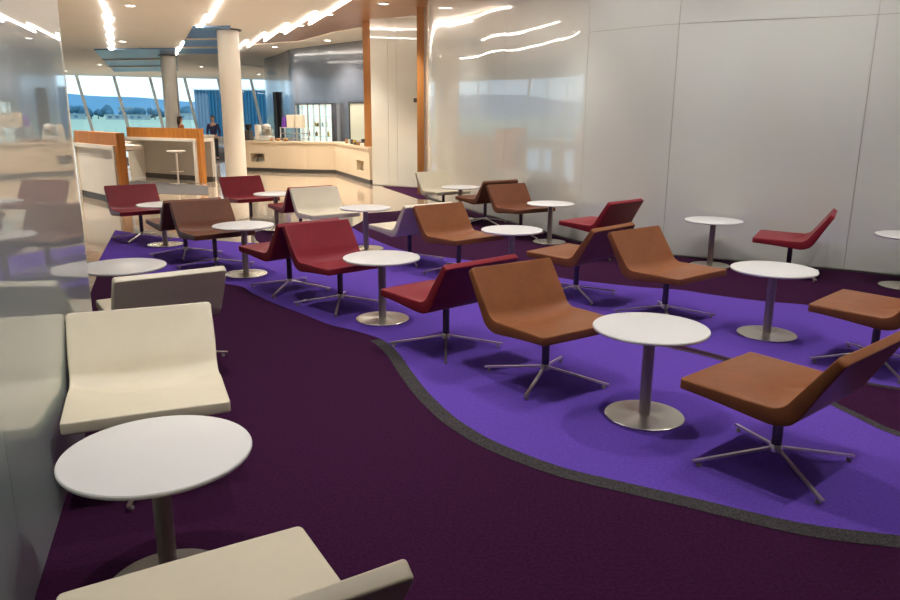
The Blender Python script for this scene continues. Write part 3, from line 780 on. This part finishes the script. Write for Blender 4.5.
# ------------------------------------------------------------------ white and wood work benches
def bench(pL, pR, h, label, frame_z, slats):
    d = Vector(pR) - Vector(pL); Lb = d.length; rz = math.atan2(d.y, d.x)
    t = thing('work_bench', label, 'bench', (pL[0], pL[1], 0), rz, 'white high benches with orange wood tops')
    b = nb(); box(b, 0, Lb, .02, .16, frame_z, h); box(b, Lb - .10, Lb, .02, .16, 0, frame_z); obj('wood_surround', b, M['wood'], t)
    b = nb(); box(b, .0, Lb - .10, -.02, .5, frame_z - .07, frame_z); box(b, Lb - .19, Lb - .10, -.02, .16, 0, frame_z - .07); box(b, 0, .05, -.0, .5, 0, frame_z - .07); obj('white_frame', b, M['white'], t)
    b = nb(); box(b, .05, Lb - .101, .44 if slats else .03, .5 if slats else .09, .12, frame_z - .07); obj('back_panel', b, M['innergrey'] if slats else M['white'], t)
    b = nb(); box(b, .05, Lb - .101, .42 if slats else .04, .5 if slats else .1, 0, .12); obj('kick_strip', b, M['kick'], t)
    return t
bench((-7.3, 14.6), (-5.77, 12.99), 1.25, 'white high bench with an orange wood band, at the left beside the glass wall', 1.03, 0)
bench((-8.05, 18.75), (-5.82, 17.42), 1.25, 'white high bench with orange wood band and a stool in its recess', 1.02, 1)
# white ledge table left of second bench
t = thing('high_table', 'narrow white high table between the two orange-topped benches', 'table', (-7.65, 16.9, 0), -.5)
b = nb(); box(b, -.3, .42, -.25, .25, .92, .97, bev=.008); obj('tabletop', b, M['white'], t); b = nb(); box(b, -.3, -.22, -.2, .2, 0, .92); obj('panel_leg', b, M['white'], t)
t = thing('high_table', 'white high table with panel legs, right of the bench with the stool', 'table', (-6.75, 19.4, 0), -.35)
b = nb(); box(b, -.6, .6, -.3, .3, 1.0, 1.06, bev=.008); obj('tabletop', b, M['white'], t)
for sx in (-.55, .55): b = nb(); box(b, sx - .04, sx + .04, -.28, .28, 0, 1.0); obj('panel_leg', b, M['white'], t)
def stool(x, y, lab, h=.74):
    t = thing('bar_stool', lab, 'stool', (x, y, 0), .4, 'bar stools')
    b = nb(); lathe(b, [(0, 0), (.20, 0), (.20, .012), (.03, .02), (0, .02)], 32); obj('base', b, M['steel'], t, True, 40)
    b = nb(); lathe(b, [(0, .02), (.022, .02), (.022, h - .03), (0, h - .03)], 16); obj('pole', b, M['chrome'], t, True, 40)
    b = nb(); lathe(b, [(0, h - .035), (.1, h - .035), (.2, h - .01), (.21, h), (.2, h + .02), (.1, h + .005), (0, h)], 32)
    for v in b.verts:
        if v.co.y < -.1: v.co.z += .05 * (-(v.co.y) - .1) * 10 * .1
    obj('seat', b, M['innergrey'], t, True, 40)
    b = nb(); bar(b, (-.13, .1, .28), (.13, .1, .28), .02, .02); bar(b, (-.13, .1, .28), (0, 0, .28), .02, .02); bar(b, (.13, .1, .28), (0, 0, .28), .02, .02); obj('footrest', b, M['chrome'], t)
stool(-6.3, 17.25, 'bar stool with a grey seat in front of the right-hand white bench')
stool(-7.75, 17.9, 'bar stool half hidden at the left end of the right-hand white bench')

# ------------------------------------------------------------------ people
def skin_body(name, J, E, mm, parent=None):
    me = bpy.data.meshes.new(name); me.from_pydata([j[:3] for j in J], E, []); o = bpy.data.objects.new(name, me); link(o, parent)
    md = o.modifiers.new('skin', 'SKIN'); md.use_smooth_shade = True
    for v, j in zip(me.skin_vertices[0].data, J): v.radius = (j[3], j[4] if len(j) > 4 else j[3])
    me.skin_vertices[0].data[0].use_root = True
    s = o.modifiers.new('sub', 'SUBSURF'); s.levels = 1; s.render_levels = 1
    me.materials.append(mm); return o
def ball(bm, c, r, sc=(1, 1, 1)):
    res = bmesh.ops.create_icosphere(bm, subdivisions=3, radius=r)
    for v in res['verts']: v.co = Vector((c[0] + v.co.x * sc[0], c[1] + v.co.y * sc[1], c[2] + v.co.z * sc[2]))
def person(loc, rz, lab, scale, jacket, legs, hair, longhair=False):
    t = thing('person', lab, 'person', loc, rz); t.scale = (scale,) * 3
    J = [(0, 0, .95, .13, .10), (0, 0, 1.12, .125, .09), (0, -.01, 1.30, .15, .10), (0, 0, 1.42, .12, .085), (0, 0, 1.50, .052), (0, -.01, 1.57, .055), (0, -.012, 1.66, .078, .088), (0, -.008, 1.735, .05, .06),
         (.17, 0, 1.41, .052), (.235, .01, 1.14, .042), (.22, -.10, .93, .034), (.215, -.13, .85, .03),
         (-.17, 0, 1.41, .052), (-.235, .01, 1.14, .042), (-.22, -.06, .90, .034), (-.215, -.08, .82, .03),
         (.09, 0, .86, .085), (.10, -.08, .48, .058), (.10, -.02, .10, .040), (.105, -.14, .045, .034),
         (-.09, 0, .86, .085), (-.10, .04, .48, .058), (-.10, .14, .12, .040), (-.105, .04, .045, .034)]
    E = [(0, 1), (1, 2), (2, 3), (3, 4), (4, 5), (5, 6), (6, 7), (3, 8), (8, 9), (9, 10), (10, 11), (3, 12), (12, 13), (13, 14), (14, 15), (0, 16), (16, 17), (17, 18), (18, 19), (0, 20), (20, 21), (21, 22), (22, 23)]
    body = skin_body('body', J, E, M['skin'], t)
    # fingers, nose and ears on the body's own extra meshes
    b = nb()
    for s, hx, hy, hz in ((1, .215, -.14, .83), (-1, -.215, -.09, .80)):
        for k, ln in enumerate((.07, .08, .075, .06)):
            bar(b, (hx + (k - 1.5) * .005, hy + (k - 1.5) * .017, hz), (hx - s * .012, hy - .01 + (k - 1.5) * .018, hz - ln), .013, .013)
        bar(b, (hx, hy - .03, hz + .03), (hx - s * .01, hy - .06, hz - .02), .015, .015)
    obj('fingers', b, M['skin'], t)
    b = nb(); ball(b, (0, -.10, 1.645), .014, (1, 1, 1.5)); ball(b, (.078, .0, 1.65), .022, (.4, .8, 1.3)); ball(b, (-.078, .0, 1.65), .022, (.4, .8, 1.3)); obj('nose_and_ears', b, M['skin'], t, True)
    b = nb(); ball(b, (.03, -.093, 1.67), .009); ball(b, (-.03, -.093, 1.67), .009); bar(b, (-.02, -.093, 1.605), (.02, -.093, 1.605), .006, .006); obj('eyes_and_mouth', b, M['frame'], t)
    b = nb(); ball(b, (0, .014, 1.70), .098, (.92, 1.02, .92))
    bmesh.ops.delete(b, geom=[v for v in b.verts if v.co.y < -.045 and v.co.z < 1.715], context='VERTS')
    if longhair: ball(b, (0, .07, 1.56), .085, (1.05, .7, 1.9))
    obj('hair', b, hair, t, True)
    Jj = [(0, 0, .92, .155, .12), (0, 0, 1.12, .145, .105), (0, -.01, 1.30, .17, .115), (0, 0, 1.42, .13, .095), (0, 0, 1.475, .065), (.175, 0, 1.41, .064), (.24, .01, 1.14, .054), (.225, -.09, .95, .045), (-.175, 0, 1.41, .064), (-.24, .01, 1.14, .054), (-.225, -.055, .92, .045)]
    skin_body('jacket', Jj, [(0, 1), (1, 2), (2, 3), (3, 4), (3, 5), (5, 6), (6, 7), (3, 8), (8, 9), (9, 10)], jacket, t)
    Jt = [(0, 0, .93, .14, .105), (.09, 0, .84, .095), (.10, -.08, .48, .07), (.10, -.02, .12, .055), (-.09, 0, .84, .095), (-.10, .04, .48, .07), (-.10, .14, .14, .055)]
    skin_body('trousers', Jt, [(0, 1), (1, 2), (2, 3), (0, 4), (4, 5), (5, 6)], legs, t)
    for x, y in ((.10, -.06), (-.10, .10)):
        b = nb(); ball(b, (x, y, .05), .05, (1, 2.4, .9)); bmesh.ops.bisect_plane(b, geom=b.verts[:] + b.edges[:] + b.faces[:], plane_co=(0, 0, .005), plane_no=(0, 0, 1), clear_inner=True); obj('shoe', b, M['black'], t, True)
    return t
person((-8.25, 26.3, 0), .25, 'person in a navy jacket and dark trousers standing beyond the benches', .86, M['navy'], M['black'], M['grey_hair'])
person((-9.05, 25.4, 0), 2.2, 'person with long brown hair and a rust top, head just above the orange bench top', .85, M['rust'], M['black'], M['hair'], True)

# ------------------------------------------------------------------ outside
b = nb(); prism(b, [(-900, 47.9), (400, 47.9), (400, 1400), (-900, 1400)], -1.2, -.9)
prism(b, [(-900, -100), (-24.6, -100), (-24.6, 47.9), (-900, 47.9)], -1.2, -.9); struct('ground', b, M['grass'])
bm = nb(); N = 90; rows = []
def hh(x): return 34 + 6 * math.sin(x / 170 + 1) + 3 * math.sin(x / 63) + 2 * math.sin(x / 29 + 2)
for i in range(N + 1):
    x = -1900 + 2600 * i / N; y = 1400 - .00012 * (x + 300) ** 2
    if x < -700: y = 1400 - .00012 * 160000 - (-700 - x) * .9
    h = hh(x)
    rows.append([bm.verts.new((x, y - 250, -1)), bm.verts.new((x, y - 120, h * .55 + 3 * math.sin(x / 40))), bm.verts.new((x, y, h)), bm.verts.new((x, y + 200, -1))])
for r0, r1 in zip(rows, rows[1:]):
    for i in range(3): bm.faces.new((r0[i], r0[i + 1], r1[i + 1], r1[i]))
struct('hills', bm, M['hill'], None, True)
def tree(x, y, h, k):
    b = nb(); 
    for j in range(5):
        ball(b, (random.uniform(-.35, .35) * h, random.uniform(-.3, .3) * h, h * random.uniform(.45, .8)), h * random.uniform(.25, .36))
    for v in b.verts: v.co += Vector((random.uniform(-1, 1), random.uniform(-1, 1), random.uniform(-1, 1))) * h * .03
    t = thing('tree', 'hazy blue-green tree in the line across the airfield', 'tree', (x, y, -.9), 0, 'trees across the airfield')
    obj('crown', b, M['tree'], t, True); b = nb(); box(b, -.04 * h, .04 * h, -.04 * h, .04 * h, 0, .5 * h); obj('trunk', b, M['tree'], t)
random.seed(3)
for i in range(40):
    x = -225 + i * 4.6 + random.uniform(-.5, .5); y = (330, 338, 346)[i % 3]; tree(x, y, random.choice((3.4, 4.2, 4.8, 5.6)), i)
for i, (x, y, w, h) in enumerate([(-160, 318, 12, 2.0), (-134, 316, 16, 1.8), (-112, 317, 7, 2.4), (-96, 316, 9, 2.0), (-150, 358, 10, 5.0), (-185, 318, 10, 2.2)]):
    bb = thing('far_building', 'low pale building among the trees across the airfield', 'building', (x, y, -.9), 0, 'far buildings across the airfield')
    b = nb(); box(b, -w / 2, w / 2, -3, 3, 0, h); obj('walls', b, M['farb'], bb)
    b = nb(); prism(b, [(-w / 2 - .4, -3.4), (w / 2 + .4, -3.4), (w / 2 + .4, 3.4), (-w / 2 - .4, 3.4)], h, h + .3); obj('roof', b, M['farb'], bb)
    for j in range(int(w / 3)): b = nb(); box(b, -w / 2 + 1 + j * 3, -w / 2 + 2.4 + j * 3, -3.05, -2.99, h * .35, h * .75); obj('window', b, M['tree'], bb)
# blue ribbed building right outside
t = thing('ribbed_building', 'blue ribbed metal building right outside the windows behind the column', 'building', (0, 0, 0))
x0, x1, y0 = -20.8, -6.0, 62
b = nb(); n = 56
for i in range(n):
    xa = x0 + (x1 - x0) * i / n; xb = x0 + (x1 - x0) * (i + 1) / n; m_ = xa + (xb - xa) * .6
    prism(b, [(xa, y0), (m_, y0), (m_, y0 - .12), (xb, y0 - .12), (xb, y0 + 5), (xa, y0 + 5)], -.9, 3.45)
obj('cladding', b, M['bluewall'], t)
b = nb(); box(b, x0 - .1, x1, y0 - .2, y0 + 5, 3.45, 3.55); obj('roof_edge', b, M['mull'], t)
lp = nb(); lathe(lp, [(0, 0), (.25, 0), (.3, .15), (0, .3)], 16)

# ------------------------------------------------------------------ world
w = bpy.data.worlds.new('sky'); S.world = w; w.use_nodes = True
nt = w.node_tree; bg = nt.nodes['Background']
tc = nt.nodes.new('ShaderNodeTexCoord'); n = nt.nodes.new('ShaderNodeTexNoise'); n.inputs['Scale'].default_value = 2.2; n.inputs['Detail'].default_value = 5
mp = nt.nodes.new('ShaderNodeMapping'); mp.inputs['Scale'].default_value = (1, 1, 5)
r = nt.nodes.new('ShaderNodeValToRGB'); r.color_ramp.elements[0].position = .35; r.color_ramp.elements[0].color = (.62, .84, 1, 1)
r.color_ramp.elements[1].position = .6; r.color_ramp.elements[1].color = (.92, .98, 1, 1)
nt.links.new(tc.outputs['Generated'], mp.inputs[0]); nt.links.new(mp.outputs[0], n.inputs['Vector']); nt.links.new(n.outputs['Fac'], r.inputs['Fac']); nt.links.new(r.outputs['Color'], bg.inputs['Color'])
bg.inputs['Strength'].default_value = 2.0

# ------------------------------------------------------------------ camera
cam = bpy.data.cameras.new('camera'); cam.sensor_width = 36; cam.lens = 739.44 / 900 * 36; cam.clip_end = 6000; cam.clip_start = .05
co = bpy.data.objects.new('camera', cam); COL.objects.link(co)
pitch = math.radians(13.9917); roll = math.radians(-.3855)
R = Matrix.Rotation(PI / 2 - pitch, 4, 'X') @ Matrix.Rotation(-roll, 4, 'Z')
co.matrix_world = Matrix.Translation((0, 0, 1.575)) @ R
S.camera = co
S.view_settings.view_transform = 'Standard'; S.view_settings.look = 'None'; S.view_settings.gamma = 1; S.view_settings.use_curve_mapping = False
S.view_settings.exposure = 0
S.cycles.use_denoising = True
S.cycles.max_bounces = 10; S.cycles.diffuse_bounces = 4; S.cycles.glossy_bounces = 5; S.cycles.transparent_max_bounces = 10
S.cycles.sample_clamp_indirect = 6
